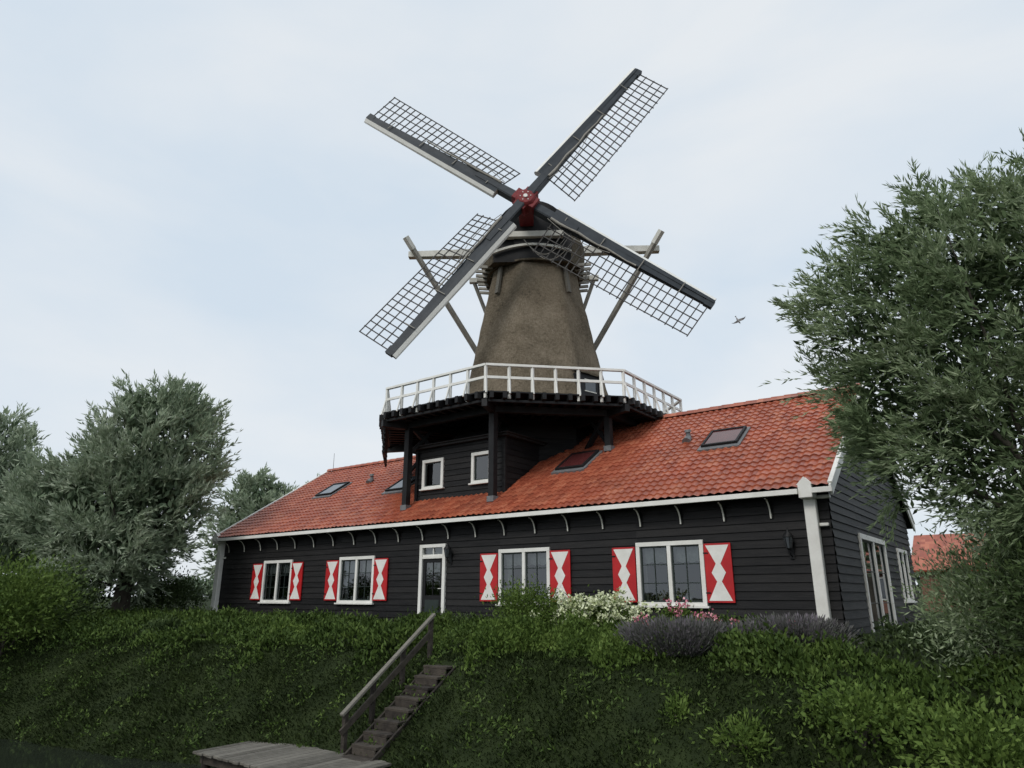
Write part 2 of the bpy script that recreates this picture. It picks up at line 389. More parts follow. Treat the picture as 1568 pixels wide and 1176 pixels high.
for k,(a,b_) in enumerate(wins):
    mb=MB('window',WM); window(mb,a,b_,*WZ)
    dz=random.uniform(.36,.55); dw_=random.uniform(.14,.3)
    curtain(mb,a+.02,b_-.02,WZ[1]-dz,WZ[1]-.02)
    curtain(mb,a+.02,a+dw_,WZ[0]+.02,WZ[1]-dz,.2); curtain(mb,b_-dw_,b_-.02,WZ[0]+.02,WZ[1]-dz,.2)
    P=[]
    for j in range(3):
        xx=a+.45+j*.42+random.uniform(-.1,.1); mb.tube([(xx,.3,WZ[0]+.02),(xx,.3,WZ[0]+.2)],[.06,.08],8,0 if j!=1 else 4)
        P.append(np.array([xx,.3,WZ[0]+.33])+rng.normal(size=(160,3))*[.09,.06,.09*random.uniform(.6,1.6)])
    mb.build(house,.004)
    P=np.concatenate(P); leaf_object('window_plants',P,rdir(len(P)),.06,.035,M_shr,house)
def shutter(s0,s1,z0,z1):
    mb=MB('shutter',[M_red,M_white,M_blackp]); 
    mb.box(s0,s1,-.085,-.045,z0,z1,0)
    bx=.05;bz=.045; a,b_,c,d=s0+bx,s1-bx,z0+bz,z1-bz; mx=(a+b_)/2; mz=(c+d)/2
    def pl(poly,y,th=.004):
        n=len(poly); mb.add([(x,y,z) for x,z in poly]+[(x,y+th,z) for x,z in poly],[tuple(range(n))]+[(i,(i+1)%n,n+(i+1)%n,n+i) for i in range(n)],1)
    pl([(a,c),(b_,c),(mx,mz-.10)],-.0895); pl([(mx,mz+.10),(b_,d),(a,d)],-.0895)
    pl([(mx-.17,mz),(mx,mz-.30),(mx+.17,mz),(mx,mz+.30)],-.094)
    for z in (z0+.22,z1-.22):
        mb.box(s0-.02,s0+.10,-.10,-.0955,z-.015,z+.015,2)
    mb.build(house,.003)
for a,b_ in wins:
    shutter(a-.70,a-.04,.585,1.94); shutter(b_+.04,b_+.70,.585,1.94)
mb=MB('front_door',WM+[M_blackp])
a,b_,z0,z1=door
mb.box(a-.02,b_+.02,-.09,.08,z1-.07,z1+.03,0); mb.box(a-.02,a+.10,-.087,.077,z0-.2,z1-.07,0); mb.box(b_-.10,b_+.02,-.087,.077,z0-.2,z1-.07,0)
mb.box(a+.10,b_-.10,-.08,.07,1.86,1.93,0)
mb.box(a+.10,b_-.10,-.05,.03,1.93,1.99,0); mb.box((a+b_)/2-.015,(a+b_)/2+.015,-.04,.02,1.99,z1-.07,0)
mb.add([(a+.1,.0,1.93),(b_-.1,.0,1.93),(b_-.1,.0,z1-.07),(a+.1,.0,z1-.07)],[(0,1,2,3)],2)
mb.box(a+.10,b_-.10,-.03,.02,z0-.1,.75,5)
mb.box(a+.10,a+.22,-.03,.02,.75,1.86,5); mb.box(b_-.22,b_-.10,-.03,.02,.75,1.86,5); mb.box(a+.22,b_-.22,-.03,.02,1.74,1.86,5)
mb.box((a+b_)/2-.012,(a+b_)/2+.012,-.02,.01,.75,1.74,5); mb.box(a+.22,b_-.22,-.018,.008,1.23,1.255,5)
mb.box(a+.24,b_-.24,-.042,-.031,.1,.62,1)
mb.add([(a+.22,.0,.75),(b_-.22,.0,.75),(b_-.22,.0,1.74),(a+.22,.0,1.74)],[(0,1,2,3)],2)
mb.add([(a,.9,z0),(b_,.9,z0),(b_,.9,z1),(a,.9,z1),(a,.09,z0),(b_,.09,z0),(b_,.09,z1),(a,.09,z1)],[(0,1,2,3),(0,3,7,4),(1,2,6,5),(2,3,7,6)],3)
curtain(mb,a+.12,b_-.12,1.45,2.2,.12)
mb.tube([(b_-.16,-.03,.95),(b_-.16,-.09,.95),(b_-.24,-.09,.95)],[.012]*3,6,0)
mb.build(house,.004)
mb=MB('side_glass_door',WM,SM); window(mb,2.5,5.7,-.28,2.2,2,1,3,.11,False); mb.build(house,.004)
mb=MB('side_window',WM,SM); window(mb,7.7,9.3,.6,2.1,2,2,3); curtain(mb,7.7,9.3,1.6,2.1); mb.build(house,.004)
sl=math.atan(SL)
M_blind=mat_noise('skylight_blind',(.07,.018,.018),(.11,.03,.03),2,.15,spec=.6)
M_skyglass=mat_noise('skylight_glass',(.05,.06,.07),(.08,.09,.1),2,.08,spec=.9)
def skylight(X,Y,w_,l_,red,op=0):
    Mx=Matrix.Translation((X,Y,roofz(Y)+.06))@Matrix.Rotation(sl,4,'X')
    mb=MB('skylight',[M_lead,M_blind if red else M_skyglass,M_blackp],Mx)
    mb.box(-w_/2-.08,w_/2+.08,-l_/2-.16,l_/2+.08,-.05,.035,0)
    for x in (-w_/2,w_/2-.07): mb.box(x,x+.07,-l_/2,l_/2,.036,.11,2)
    mb.box(-w_/2+.07,w_/2-.07,-l_/2,-l_/2+.07,.036,.108,2); mb.box(-w_/2+.07,w_/2-.07,l_/2-.07,l_/2,.036,.115,2)
    mb.box(-w_/2+.07,w_/2-.07,-l_/2+.07,l_/2-.07,.037,.085,1)
    mb.build(house,.006)
skylight(-2.8,2.69,1.05,1.15,True); skylight(-7.56,2.41,1.05,1.25,True); skylight(-15.45,2.37,.95,1.15,False); skylight(-20.17,2.77,1.05,1.15,False)
mb=MB('roof_vents',[M_lead,M_tile])
for X,Y in ((-4.0,3.0),(-18.2,3.2)):
    z=roofz(Y); mb.tube([(X,Y,z),(X,Y-.03,z+.28)],[.07,.07],10,0); mb.tube([(X,Y-.03,z+.28),(X,Y-.05,z+.36)],[.11,.08],10,0); mb.tube([(X,Y-.2,z-.05),(X,Y,z+.12)],[.14,.09],10,0)
mb.build(house)
mb=MB('aerial',M_lead); mb.tube([(XL+.1,5.25,6.5),(XL+.1,5.25,7.5)],[.015,.01],5); mb.build(house)
# dormer
mb=MB('dormer',[M_black]+[M_cream,M_lead]); 
dw=[(-13.0,-12.05,4.30,5.28),(-10.75,-9.95,4.30,5.28)]
mb2=MB('dormer_front',M_black,Matrix.Translation((0,.95,0))); siding(mb2,-13.3,-9.4,3.7,5.7,dw); mb2.build(house)
DM=Matrix.Translation((-9.4,.95,0))@Matrix.Rotation(R(90),4,'Z')
mb2=MB('dormer_side',M_black,DM)
z=3.8
while z<5.7:
    a=max(0,(z-EZ)/SL+EY-.95); zb=min(z+.19,5.7)
    mb2.add([(0,-.028,z),(max(a,0)+.3,-.028,z),(max(a,0)+.6,-.004,zb),(0,-.004,zb)],[(0,1,2,3)]); mb2.add([(0,0,z),(a+.3,0,z),(a+.3,-.028,z),(0,-.028,z)],[(0,1,2,3)])
    z=zb
mb2.build(house)
mb.box(-13.3,-13.2,.98,4.4,3.5,5.7,0); 
mb.box(-13.5,-9.2,.78,5.0,5.7,5.78,0); mb.box(-13.56,-9.14,.72,5.0,5.782,5.82,0)
mb.box(-9.46,-9.34,.88,.995,3.75,5.69,0); mb.box(-13.36,-13.24,.88,.995,3.75,5.69,0)
mb.box(-13.4,-9.3,.86,.92,3.55,3.72,2)
mb.build(house,.004)
WD=MB('dormer_windows',WM,Matrix.Translation((0,.95,0)))
for o in dw: window(WD,*o,sash=1,cols=1,rows=1,fw=.09,sill=True)
WD.build(house,.004)
def lantern(X,z):
    mb=MB('wall_lantern',[M_blackp,M_skyglass])
    mb.box(X-.05,X+.05,-.05,-.034,z-.35,z+.02,0)
    mb.tube([(X,-.05,z-.3),(X,-.14,z-.27),(X,-.2,z-.18),(X,-.2,z-.12)],[.014]*4,6,0)
    mb.tube([(X,-.2,z-.13),(X,-.2,z+.12)],[.055,.105],6,1)
    for k in range(6):
        t=math.pi/3*k
        mb.beam((X+.057*math.cos(t),-.2+.057*math.sin(t),z-.13),(X+.108*math.cos(t),-.2+.108*math.sin(t),z+.12),.014,.014,0)
    mb.tube([(X,-.2,z+.12),(X,-.2,z+.14),(X,-.2,z+.24),(X,-.2,z+.27)],[.125,.12,.035,.03],6,0); mb.tube([(X,-.2,z+.27),(X,-.2,z+.33)],[.02,.01],6,0)
    mb.tube([(X,-.2,z-.17),(X,-.2,z-.13)],[.02,.06],6,0)
    mb.build()
lantern(-.54,1.88); lantern(-10.75,2.0)
# ------------------------------------------------------------------ windmill
CX,CY=-11.37,5.0
mill=empty('windmill',(CX,CY,0))
OFF=Vector((.19,.14,0)); OT=Matrix.Translation(OFF)
def octv(r_,k,off=22.5): t=R(off+45*k); return (r_*math.cos(t),r_*math.sin(t))
def ringloft(mb,prof,seg,m=0,smooth=True,mod=None):
    vs=[];fs=[]
    for z,r_ in prof:
        for k in range(seg):
            t=2*math.pi*k/seg+R(22.5); rr=r_*(mod(t) if mod else 1)+.015*math.sin(z*5.1+k*1.7)*math.sin(k*.9-z*2); vs.append((rr*math.cos(t),rr*math.sin(t),z))
    for i in range(len(prof)-1):
        for k in range(seg): fs.append((i*seg+k,i*seg+(k+1)%seg,(i+1)*seg+(k+1)%seg,(i+1)*seg+k))
    mb.add(vs,fs,m,smooth)
def octmod(t):
    u=((t-R(22.5))%R(45))-R(22.5)
    return .12+.88*math.cos(R(22.5))/math.cos(u)
mb=MB('thatched_tower',M_thatch)
kp=[(6.7,3.42),(7.3,3.20),(8.5,2.85),(10,2.52),(11.3,2.26),(12.5,2.00),(13.65,1.78)]
prof=[(z,float(np.interp(z,[a[0] for a in kp],[a[1] for a in kp]))) for z in np.linspace(6.7,13.65,34)]
ringloft(mb,prof,64,mod=octmod); o=mb.build(mill,matrix=OT)
mb=MB('timber_base',M_black)
for k in range(8):
    a=octv(3.15,k);b_=octv(3.15,k+1); z=3.2
    while z<6.7:
        za=z;zb=min(z+.2,6.7)
        f=lambda p,s_:(p[0]*s_,p[1]*s_)
        A=f(a,1.01);B=f(b_,1.01)
        mb.add([(*A,za),(*B,za),(*b_,zb),(*a,zb)],[(0,1,2,3)]); mb.add([(*a,za),(*b_,za),(*B,za),(*A,za)],[(0,1,2,3)]); z=zb
mb.build(mill)
RD=5.95; ZD=6.86
mb=MB('stage_deck',[M_blackp])
for k in range(8):
    a=octv(RD,k);b_=octv(RD,k+1);c=octv(2.9,k+1);d=octv(2.9,k)
    n_=26
    for j in range(n_):
        t0=j/n_;t1=(j+.93)/n_
        P=lambda t,p,q:(p[0]+(q[0]-p[0])*t,p[1]+(q[1]-p[1])*t)
        a0=P(t0,a,d);b0=P(t0,b_,c);a1=P(t1,a,d);b1=P(t1,b_,c)
        mb.add([(*a0,ZD),(*b0,ZD),(*b1,ZD),(*a1,ZD),(*a0,ZD-.04),(*b0,ZD-.04),(*b1,ZD-.04),(*a1,ZD-.04)],[(0,1,2,3),(7,6,5,4),(0,4,5,1),(1,5,6,2),(2,6,7,3),(3,7,4,0)])
mb.build(mill)
mb=MB('stage_beams',[M_blackp,M_lead])
for k in range(8):
    a=Vector((*octv(RD,k),0));b_=Vector((*octv(RD,k+1),0)); mid=(a+b_)/2; nrm=mid.normalized()
    L=(b_-a).length; e=(b_-a).normalized(); m_=11
    for j in range(m_):
        p=a+e*L*(j+.5)/m_
        inner=p-nrm*(2.6 if 1<=j<=m_-2 else 1.0)
        mb.beam(inner+Vector((0,0,ZD-.15)),p+nrm*(.16+random.uniform(-.02,.03))+Vector((0,0,ZD-.15)),.12,.22)
    mb.beam(a*.985+Vector((0,0,ZD-.30)),b_*.985+Vector((0,0,ZD-.30)),.10,.08)
    a5=Vector((*octv(4.97,k),0));b5=Vector((*octv(4.97,k+1),0))
    mb.beam(a5+Vector((0,0,ZD-.36)),b5+Vector((0,0,ZD-.36)),.2,.22)
    a6=Vector((*octv(5.98,k),0)); a3=Vector((*octv(2.8,k),0))
    mb.beam(a3+Vector((0,0,ZD-.39)),a6+Vector((0,0,ZD-.39)),.18,.24)
    yw=CY+a5.y; zr=roofz(yw) if yw<RY_ else roofz(DEP-yw)
    mb.beam(a5+Vector((0,0,zr-.05)),a5+Vector((0,0,ZD-.45)),.21,.21,up=(0,1,0))
    mb.beam(a5+Vector((0,0,zr-.02)),a5+Vector((0,0,zr+.16)),.27,.27,1,up=(0,1,0))
    mb.beam(a5*.99+Vector((0,0,ZD-1.35)),a5*.82+Vector((0,0,ZD-.45)),.12,.12)
    mb.beam(Vector((*octv(3.1,k),4.9)),Vector((*octv(4.8,k),ZD-.45)),.15,.15)
mb.build(mill,.006)
mb=MB('stage_railing',[M_white])
for k in range(8):
    a=Vector((*octv(5.86,k),0));b_=Vector((*octv(5.86,k+1),0)); e=(b_-a); nrm=((a+b_)/2).normalized()
    for zz,hh,ww in ((ZD+.88,.08,.11),(ZD+.47,.09,.045)):
        mb.beam(a+Vector((0,0,zz)),b_+Vector((0,0,zz)),ww,hh)
    for j in range(6):
        p=a+e*(j/6)
        mb.beam(p-nrm*.01+Vector((0,0,ZD-.22)),p-nrm*.01+Vector((0,0,ZD+.84)),.085,.085,up=(0,1,0))
        mb.beam(p+nrm*.20+Vector((0,0,ZD-.10)),p+nrm*.035+Vector((0,0,ZD+.45)),.05,.05,up=(0,1,0))
mb.build(mill,.006)
mb=MB('slatted_screen',M_blackp)
a=Vector((*octv(5.9,4),0));b_=Vector((*octv(5.9,5),0)); e=(b_-a)
for j in range(7):
    z=ZD-.35-.16*j; mb.beam(a+e*(.35+.0)+Vector((0,0,z)),a+e*.95+Vector((0,0,z)),.09,.05)
for t in (.36,.66,.94): mb.beam(a+e*t+Vector((0,0,ZD-1.4)),a+e*t+Vector((0,0,ZD-.2)),.05,.05,up=(0,1,0))
mb.build(mill)
def on_tower(ang,z,r_): return Vector((r_*math.cos(R(ang)),r_*math.sin(R(ang)),z))
mb=MB('stage_door',[M_blackp,M_cream,M_skyglass,M_dthatch])
ang=-14; t=R(ang); Mx=Matrix.Rotation(t+R(90),4,'Z')
mb.M=Mx
mb.box(-.42,.42,-3.12,-2.2,6.86,8.45,0); 
mb.box(-.52,-.43,-3.14,-2.3,6.86,8.47,0); mb.box(.43,.52,-3.14,-2.3,6.86,8.47,0)
mb.add([(-.58,-3.22,8.48),(.58,-3.22,8.48),(.62,-2.3,8.85),(-.62,-2.3,8.85),(-.58,-3.22,8.42),(.58,-3.22,8.42)],[(0,1,2,3),(4,5,1,0)],3)
mb.box(-.26,.26,-3.135,-3.125,7.8,8.2,2)
mb.box(-.3,.3,-3.145,-3.13,8.2,8.24,1); mb.box(-.3,.3,-3.145,-3.13,7.76,7.8,1)
mb.build(mill,.005,matrix=OT)
mb=MB('tower_louvres',[M_oldwood,M_blackp])
for ang in (-98,-12):
    up=on_tower(ang,0,1)
    p0=on_tower(ang,12.1,2.08);p1=on_tower(ang,13.3,1.87); mb.beam(p0,p1,.17,.10,up=up)
mb.build(mill,matrix=OT)
al=R(37)+(-.051)
capM=OT@Matrix.Rotation(al,4,'Z')
cap=MB('thatched_cap',[M_dthatch,M_blackp,M_cream])
ns=19; na=24; vs=[];fs=[]
lys=[-1.8+4.4*i/(ns-1) for i in range(ns)]
for i,ly in enumerate(lys):
    k=(ly-.1)/2.5
    if ly>.1: wd=2.34*math.sqrt(max(0,1-k*k)); hh=3.0*max(0.02,(1-(k**2.6)))**.6
    else: kk=(.1-ly)/1.9; wd=2.34-.65*kk**1.8; hh=3.0-.35*kk
    wd=max(wd,.02)
    for j in range(na+1):
        u=-1+2*j/na; a_=abs(u)
        x=wd*math.copysign(math.sin(a_*math.pi/2)**.95,u)*(1.0-.10*max(0,a_-.75)/.25)
        z=13.42+hh*(1-a_**2.1)**1.0*.93+hh*.07*(1-a_)+.10*math.cos(ly*1.6)*(a_>.95)
        vs.append((x,ly,z))
C=na+1
for i in range(ns-1):
    for j in range(na): fs.append((i*C+j,i*C+j+1,(i+1)*C+j+1,(i+1)*C+j))
cap.add(vs,fs,0,True)
cap.add([vs[j] for j in range(C)],[tuple(range(C))],1)
cap.add([vs[i*C] for i in range(ns)]+[vs[i*C+na] for i in range(ns)],[(i,i+1,ns+i+1,ns+i) for i in range(ns-1)],0)
o=cap.build(mill,matrix=capM)
mb=MB('cap_timbers',[M_cream,M_blackp,M_pole,M_lead,M_dthatch])
for k in range(24):
    t0=2*math.pi*k/24;t1=2*math.pi*(k+1)/24
    mb.beam((1.88*math.cos(t0),1.88*math.sin(t0),13.38),(1.88*math.cos(t1),1.88*math.sin(t1),13.38),.12,.08,4)
mb.box(-1.30,1.25,-2.08,-1.84,14.28,14.52,0)
mb.box(-1.05,-.9,-2.02,-1.85,14.53,15.2,1); mb.box(.85,1.0,-2.02,-1.85,14.53,15.2,1)
n=12
for k in range(n):
    t0=-1+2*k/n;t1=-1+2*(k+1)/n
    mb.beam((1.55*t0,-1.93,14.0-.34*t0*t0),(1.55*t1,-1.93,14.0-.34*t1*t1),.09,.10,0)
mb.box(-.7,.7,-1.90,-1.81,14.05,14.27,1)
mb.beam((0,.5,14.92),(5.4,.5,14.92),.36,.40,0,.28,.26); mb.beam((0,.5,14.92),(-5.4,.5,14.92),.36,.40,0,.28,.26)
mb.beam((-2.9,2.0,14.35),(2.9,2.0,14.35),.22,.22,0)
T0=Vector((0,5.3,7.7))
for s_ in (-1,1):
    p=Vector((5.1*s_,.20,14.95)); q=Vector((.32*s_,5.1,7.8)); d=p-q
    mb.beam(q,p+d*.07,.18,.18,2)
    mb.beam(p+d*.01,p+d*.072,.21,.21,0)
    p=Vector((2.7*s_,2.0,14.3)); mb.beam(Vector((.25*s_,5.0,8.2)),p,.13,.13,2)
mb.beam((0,2.0,15.0),T0,.3,.34,2)
for s_ in (1,-1):
    for j in range(7):
        ly=-1.2+.42*j; mb.beam((1.6*s_,ly,13.40),(2.36*s_,ly+.05,13.48),.09,.12,2)
mb.build(mill,.006,matrix=capM)
H=Vector((-9.69,2.59,15.31))-Vector((CX,CY,0)); tau=.136
nrm_h=Vector((.560,-.828,0)).normalized()
U=Vector((-nrm_h.y,nrm_h.x,0)); U=U if U.x>0 else -U
Vv=Vector((0,0,1))*math.cos(tau)-nrm_h*math.sin(tau)
A=U.cross(Vv).normalized()
if A.dot(nrm_h)<0: A=-A
SMx=Matrix(((U.x,Vv.x,A.x,H.x),(U.y,Vv.y,A.y,H.y),(U.z,Vv.z,A.z,H.z),(0,0,0,1)))
hub=MB('sail_axle_head',[M_dred,M_slate,M_white])
hub.tube([(0,0,.32),(0,0,.25),(0,0,-.3),(0,0,-.32)],[.30,.40,.42,.3],8,0)
hub.beam((0,0,-2.0),(0,0,.1),.5,.5,0,.62,.62,up=(0,1,0))
for k in range(4):
    t=.942+k*math.pi/2
    c,s_=math.cos(t),math.sin(t); hub.beam((0,0,-.0),(c*.5,s_*.5,0),.50,.46,0,up=(0,0,1))
hub.tube([(0,0,.325),(0,0,.36)],[.09,.08],10,2)
for k in range(6):
    t=k*math.pi/3; hub.tube([(.2*math.cos(t),.2*math.sin(t),.32),(.2*math.cos(t),.2*math.sin(t),.35)],[.022,.022],6,2)
hub.build(mill,.02,matrix=SMx)
for k,zoff in ((0,.10),(1,-.12),(2,.10),(3,-.12)):
    th=.942+k*math.pi/2
    sb=MB('sail',[M_slate,M_lath,M_white,M_cloth])
    rot=Matrix.Rotation(th,4,'Z')@Matrix.Translation((0,0,zoff))
    RT=8.15
    sb.beam((.0,0,0),(RT,0,0),.36,.36,0,.17,.15,up=(0,0,1))
    def tw(x): 
        k_=min(max((x-1.2)/(RT-1.2),0),1); return R(20-17*k_)
    def pt(x,w,d=0):
        a_=tw(x); return Vector((x,-w*math.cos(a_), -w*math.sin(a_)*1.0+d))
    xs_=1.35; nb=23
    for j in range(nb+1):
        x=xs_+(RT-.12-xs_)*j/nb
        e_=random.uniform(-.02,.03)
        sb.beam(pt(x,-.05),pt(x+random.uniform(-.012,.012),1.5+e_),.038,.03,1)
    for w_ in (.42,.80,1.16,1.47):
        pr=None
        for j in range(9):
            x=xs_-.05+(RT-.05-xs_)*j/8
            q=pt(x,w_,.03)
            if pr is not None: sb.beam(pr,q,.036,.026,1)
            pr=q
    n=14; prv=None
    for j in range(n+1):
        x=1.25+(RT-.02-1.25)*j/n; kk=j/n
        wb=.50-.14*kk
        row=[(x,.09,.15-.04*kk),(x,wb-.18,.17-.06*kk),(x,wb-.155,.168-.06*kk),(x,wb-.03,.09-.05*kk),(x,wb,.0),(x,wb-.05,-.10),(x,.1,-.08)]
        if prv is not None:
            for i in range(6):
                sb.add([prv[i],prv[i+1],row[i+1],row[i]],[(0,1,2,3)],2 if i in (2,3,4) else 0)
        else: sb.add(row,[tuple(range(7))],2)
        prv=row
    sb.add(prv,[tuple(range(7))[::-1]],0)
    sb.box(RT-.3,RT+.02,-.12,.16,-.08,.09,0)
    sb.beam((.1,0,.16),(2.4,0,.15),.3,.08,0,.2,.05,up=(0,0,1))
    pts=[];rad=[]
    for j in range(10):
        x=1.3+j*.42; pts.append((x,-.17-.02*math.sin(j*1.7),.18+.015*math.cos(j*2.1))); rad.append(.055-.003*j+.008*math.sin(j*2.3))
    sb.tube(pts,rad,7,3)
    for j in range(4):
        x=1.8+j*1.7; sb.beam((x,-.25,.12),(x,.2,.20),.03,.02,3)
    pts=[(1.2+.35*j,-.25-.22*math.sin(j/8*math.pi),.2) for j in range(9)]; sb.tube(pts,[.014]*9,5,3)
    sb.build(mill,matrix=SMx@rot)
mb=MB('brake_ropes',M_cloth)
for q in range(2):
    pts=[]
    for j in range(14):
        t=j/13; pts.append((-.3+(1.6+.4*q)*t,-2.12-.03*q,14.1-(.65+.25*q)*math.sin(t*math.pi)))
    mb.tube(pts,[.016]*14,5)
mb.build(mill,matrix=capM)
# ------------------------------------------------------------------ stairs, handrail, dock
mb=MB('wooden_stairs',[M_wood2])
for i in range(9):
    Y=-5.25-.255*i; z=-.62-.17*i
    mb.box(-6.62,-5.98,Y-.15,Y+.12,z-.05,z); mb.box(-6.60,-6.0,Y-.152,Y-.11,z-.17,z-.052)
mb.beam((-6.66,-5.1,-.70),(-6.66,-7.5,-2.22),.05,.22); mb.beam((-5.94,-5.1,-.70),(-5.94,-7.5,-2.22),.05,.22)
mb.build(bevel=.006)
mb=MB('stair_handrail',[M_oldwood,M_wood2])
p,q=Vector((-6.86,-4.85,.36)),Vector((-6.86,-7.25,-1.36)); d=q-p
mb.beam(p,q,.10,.055,0); mb.beam(p+Vector((.0,-.06,-.36)),q+Vector((0,.0,-.30)),.045,.12,1)
for t in (.03,.36,.68,.95):
    c=p+d*t; zg=float(terr(c.x,c.y)); mb.beam((c.x-.03,c.y,min(zg,c.z-.35)-.2),(c.x-.03,c.y,c.z-.03),.09,.09,1,up=(0,1,0))
mb.build(bevel=.008)
mb=MB('wooden_dock',[M_oldwood,M_wood2])
x=-9.15;i=0
while x<-5.65:
    mb.box(x,x+.155,-8.75+.02*math.sin(i*3.7),-7.2+.02*math.sin(i*2.3),-2.03,-1.985+.004*math.sin(i*5.1),0); x+=.165;i+=1
mb.box(-9.1,-5.6,-7.32,-7.22,-2.2,-2.032,1); mb.box(-9.1,-5.6,-8.62,-8.52,-2.2,-2.032,1); mb.box(-9.12,-9.0,-8.5,-7.33,-2.2,-2.033,1)
for X in (-9.0,-7.4,-5.8):
    for Y in (-7.4,-8.55): mb.tube([(X,Y,-3.3),(X,Y,-2.04)],[.09,.08],8,1)
mb.build(bevel=.006)
# ------------------------------------------------------------------ vegetation
def willow(name,base,fork,lobes,ntuft,nsh,nleaf,L,W,sl_,bias,mat,min_,trunk_r=.28,fill=9000,fL=.2,fW=.1,limbs=16,fan=.38):
    e=empty(name,(0,0,0)); Lb=np.array(lobes,float)
    area=(Lb[:,3]*Lb[:,4]*Lb[:,5])**(2/3); idx=rng.choice(len(Lb),ntuft,p=area/area.sum())
    d=rdir(ntuft); B=Lb[idx,:3]+d*Lb[idx,3:]*(.62+.32*rng.random((ntuft,1)))
    def inside(P,f):
        r=np.zeros(len(P),bool)
        for l in Lb: r|=(((P-l[:3])/(l[3:]*f))**2).sum(1)<1
        return r
    B=B[~inside(B,.58)]; ntuft=len(B)
    cen=Lb[:,:3].mean(0); cen[2]-=1.0
    TD=nz3(nz3(B-cen)*.8+np.array(bias)+.35*rng.normal(size=(ntuft,3)))
    tl=(.65+.7*rng.random(ntuft))
    t=np.repeat(np.arange(ntuft),nsh); ns_=len(t)
    SD=nz3(TD[t]+fan*rng.normal(size=(ns_,3))); SB=B[t]+rng.normal(size=(ns_,3))*.10*sl_
    SLn=sl_*tl[t]*(.55+.6*rng.random(ns_))
    s=np.repeat(np.arange(ns_),nleaf); q=rng.random(len(s))**.8
    P=SB[s]+SD[s]*(SLn[s]*q)[:,None]; P[:,2]-=.22*SLn[s]*q*q
    LD=nz3(SD[s]*1.25+.38*rng.normal(size=(len(s),3))+[0,0,-.1])
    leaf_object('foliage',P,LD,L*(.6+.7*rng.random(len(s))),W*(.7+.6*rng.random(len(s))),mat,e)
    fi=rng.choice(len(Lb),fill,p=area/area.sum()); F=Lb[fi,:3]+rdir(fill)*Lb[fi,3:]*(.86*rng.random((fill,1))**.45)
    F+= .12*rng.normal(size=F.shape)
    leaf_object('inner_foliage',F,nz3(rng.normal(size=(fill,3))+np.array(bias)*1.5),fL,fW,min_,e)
    mb=MB('trunk_and_limbs',M_bark); b0=Vector(base); f0=Vector(fork)
    m1=b0.lerp(f0,.5)+Vector((.08,-.05,0))
    mb.tube([b0-Vector((0,0,.3)),b0+Vector((0,0,.2)),m1,f0],[trunk_r*1.35,trunk_r*1.1,trunk_r*.9,trunk_r*.8],10)
    for j in range(limbs):
        c=Vector(B[rng.integers(0,ntuft)]); st_=m1.lerp(f0,.3+.7*random.random())
        mid=st_.lerp(c,.5)+Vector((random.uniform(-.3,.3),random.uniform(-.3,.3),random.uniform(0,.5)))
        r0=trunk_r*random.uniform(.2,.4)
        mb.tube([st_,st_.lerp(mid,.5)+Vector((0,0,.15)),mid,mid.lerp(c,.6),c],[r0,r0*.8,r0*.6,r0*.35,r0*.12],6)
    mb.build(e)
    return e
wind=(-.45,-.30,.45)
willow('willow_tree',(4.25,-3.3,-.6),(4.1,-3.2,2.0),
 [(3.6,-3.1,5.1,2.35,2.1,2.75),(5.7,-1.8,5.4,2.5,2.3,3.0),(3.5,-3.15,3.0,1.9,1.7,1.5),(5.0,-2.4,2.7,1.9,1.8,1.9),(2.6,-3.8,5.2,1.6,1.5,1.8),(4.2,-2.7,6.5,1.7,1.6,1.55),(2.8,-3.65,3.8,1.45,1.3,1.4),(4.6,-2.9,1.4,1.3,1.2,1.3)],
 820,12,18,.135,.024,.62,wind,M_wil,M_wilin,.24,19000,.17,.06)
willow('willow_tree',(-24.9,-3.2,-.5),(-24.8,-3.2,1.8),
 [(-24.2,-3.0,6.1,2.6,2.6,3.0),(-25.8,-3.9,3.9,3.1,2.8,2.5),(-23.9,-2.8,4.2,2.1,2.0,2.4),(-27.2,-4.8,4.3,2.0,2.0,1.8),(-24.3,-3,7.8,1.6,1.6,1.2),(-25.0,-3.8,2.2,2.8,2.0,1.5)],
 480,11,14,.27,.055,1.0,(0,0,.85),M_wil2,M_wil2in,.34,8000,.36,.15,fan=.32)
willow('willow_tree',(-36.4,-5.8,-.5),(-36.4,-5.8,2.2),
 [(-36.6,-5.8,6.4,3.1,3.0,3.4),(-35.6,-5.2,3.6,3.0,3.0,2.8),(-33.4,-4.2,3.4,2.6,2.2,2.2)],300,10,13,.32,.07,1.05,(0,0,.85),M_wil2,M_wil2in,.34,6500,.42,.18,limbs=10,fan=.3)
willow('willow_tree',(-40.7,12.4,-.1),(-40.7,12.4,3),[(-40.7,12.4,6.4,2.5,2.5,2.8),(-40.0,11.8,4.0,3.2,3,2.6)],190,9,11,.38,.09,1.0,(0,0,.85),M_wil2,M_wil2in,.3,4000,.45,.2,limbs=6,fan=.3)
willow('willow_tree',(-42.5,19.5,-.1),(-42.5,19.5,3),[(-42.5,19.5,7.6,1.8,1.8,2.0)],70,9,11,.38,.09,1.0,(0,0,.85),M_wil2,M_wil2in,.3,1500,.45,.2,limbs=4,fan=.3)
willow('willow_tree',(2.9,17.5,-.3),(2.9,17.5,1.5),[(3.4,17.8,3.1,1.9,1.9,1.6),(6.2,17.2,4.0,2.6,2.4,2.6)],130,9,12,.24,.06,.7,(0,0,.5),M_wil2,M_wil2in,.2,3500,.3,.15,limbs=6)
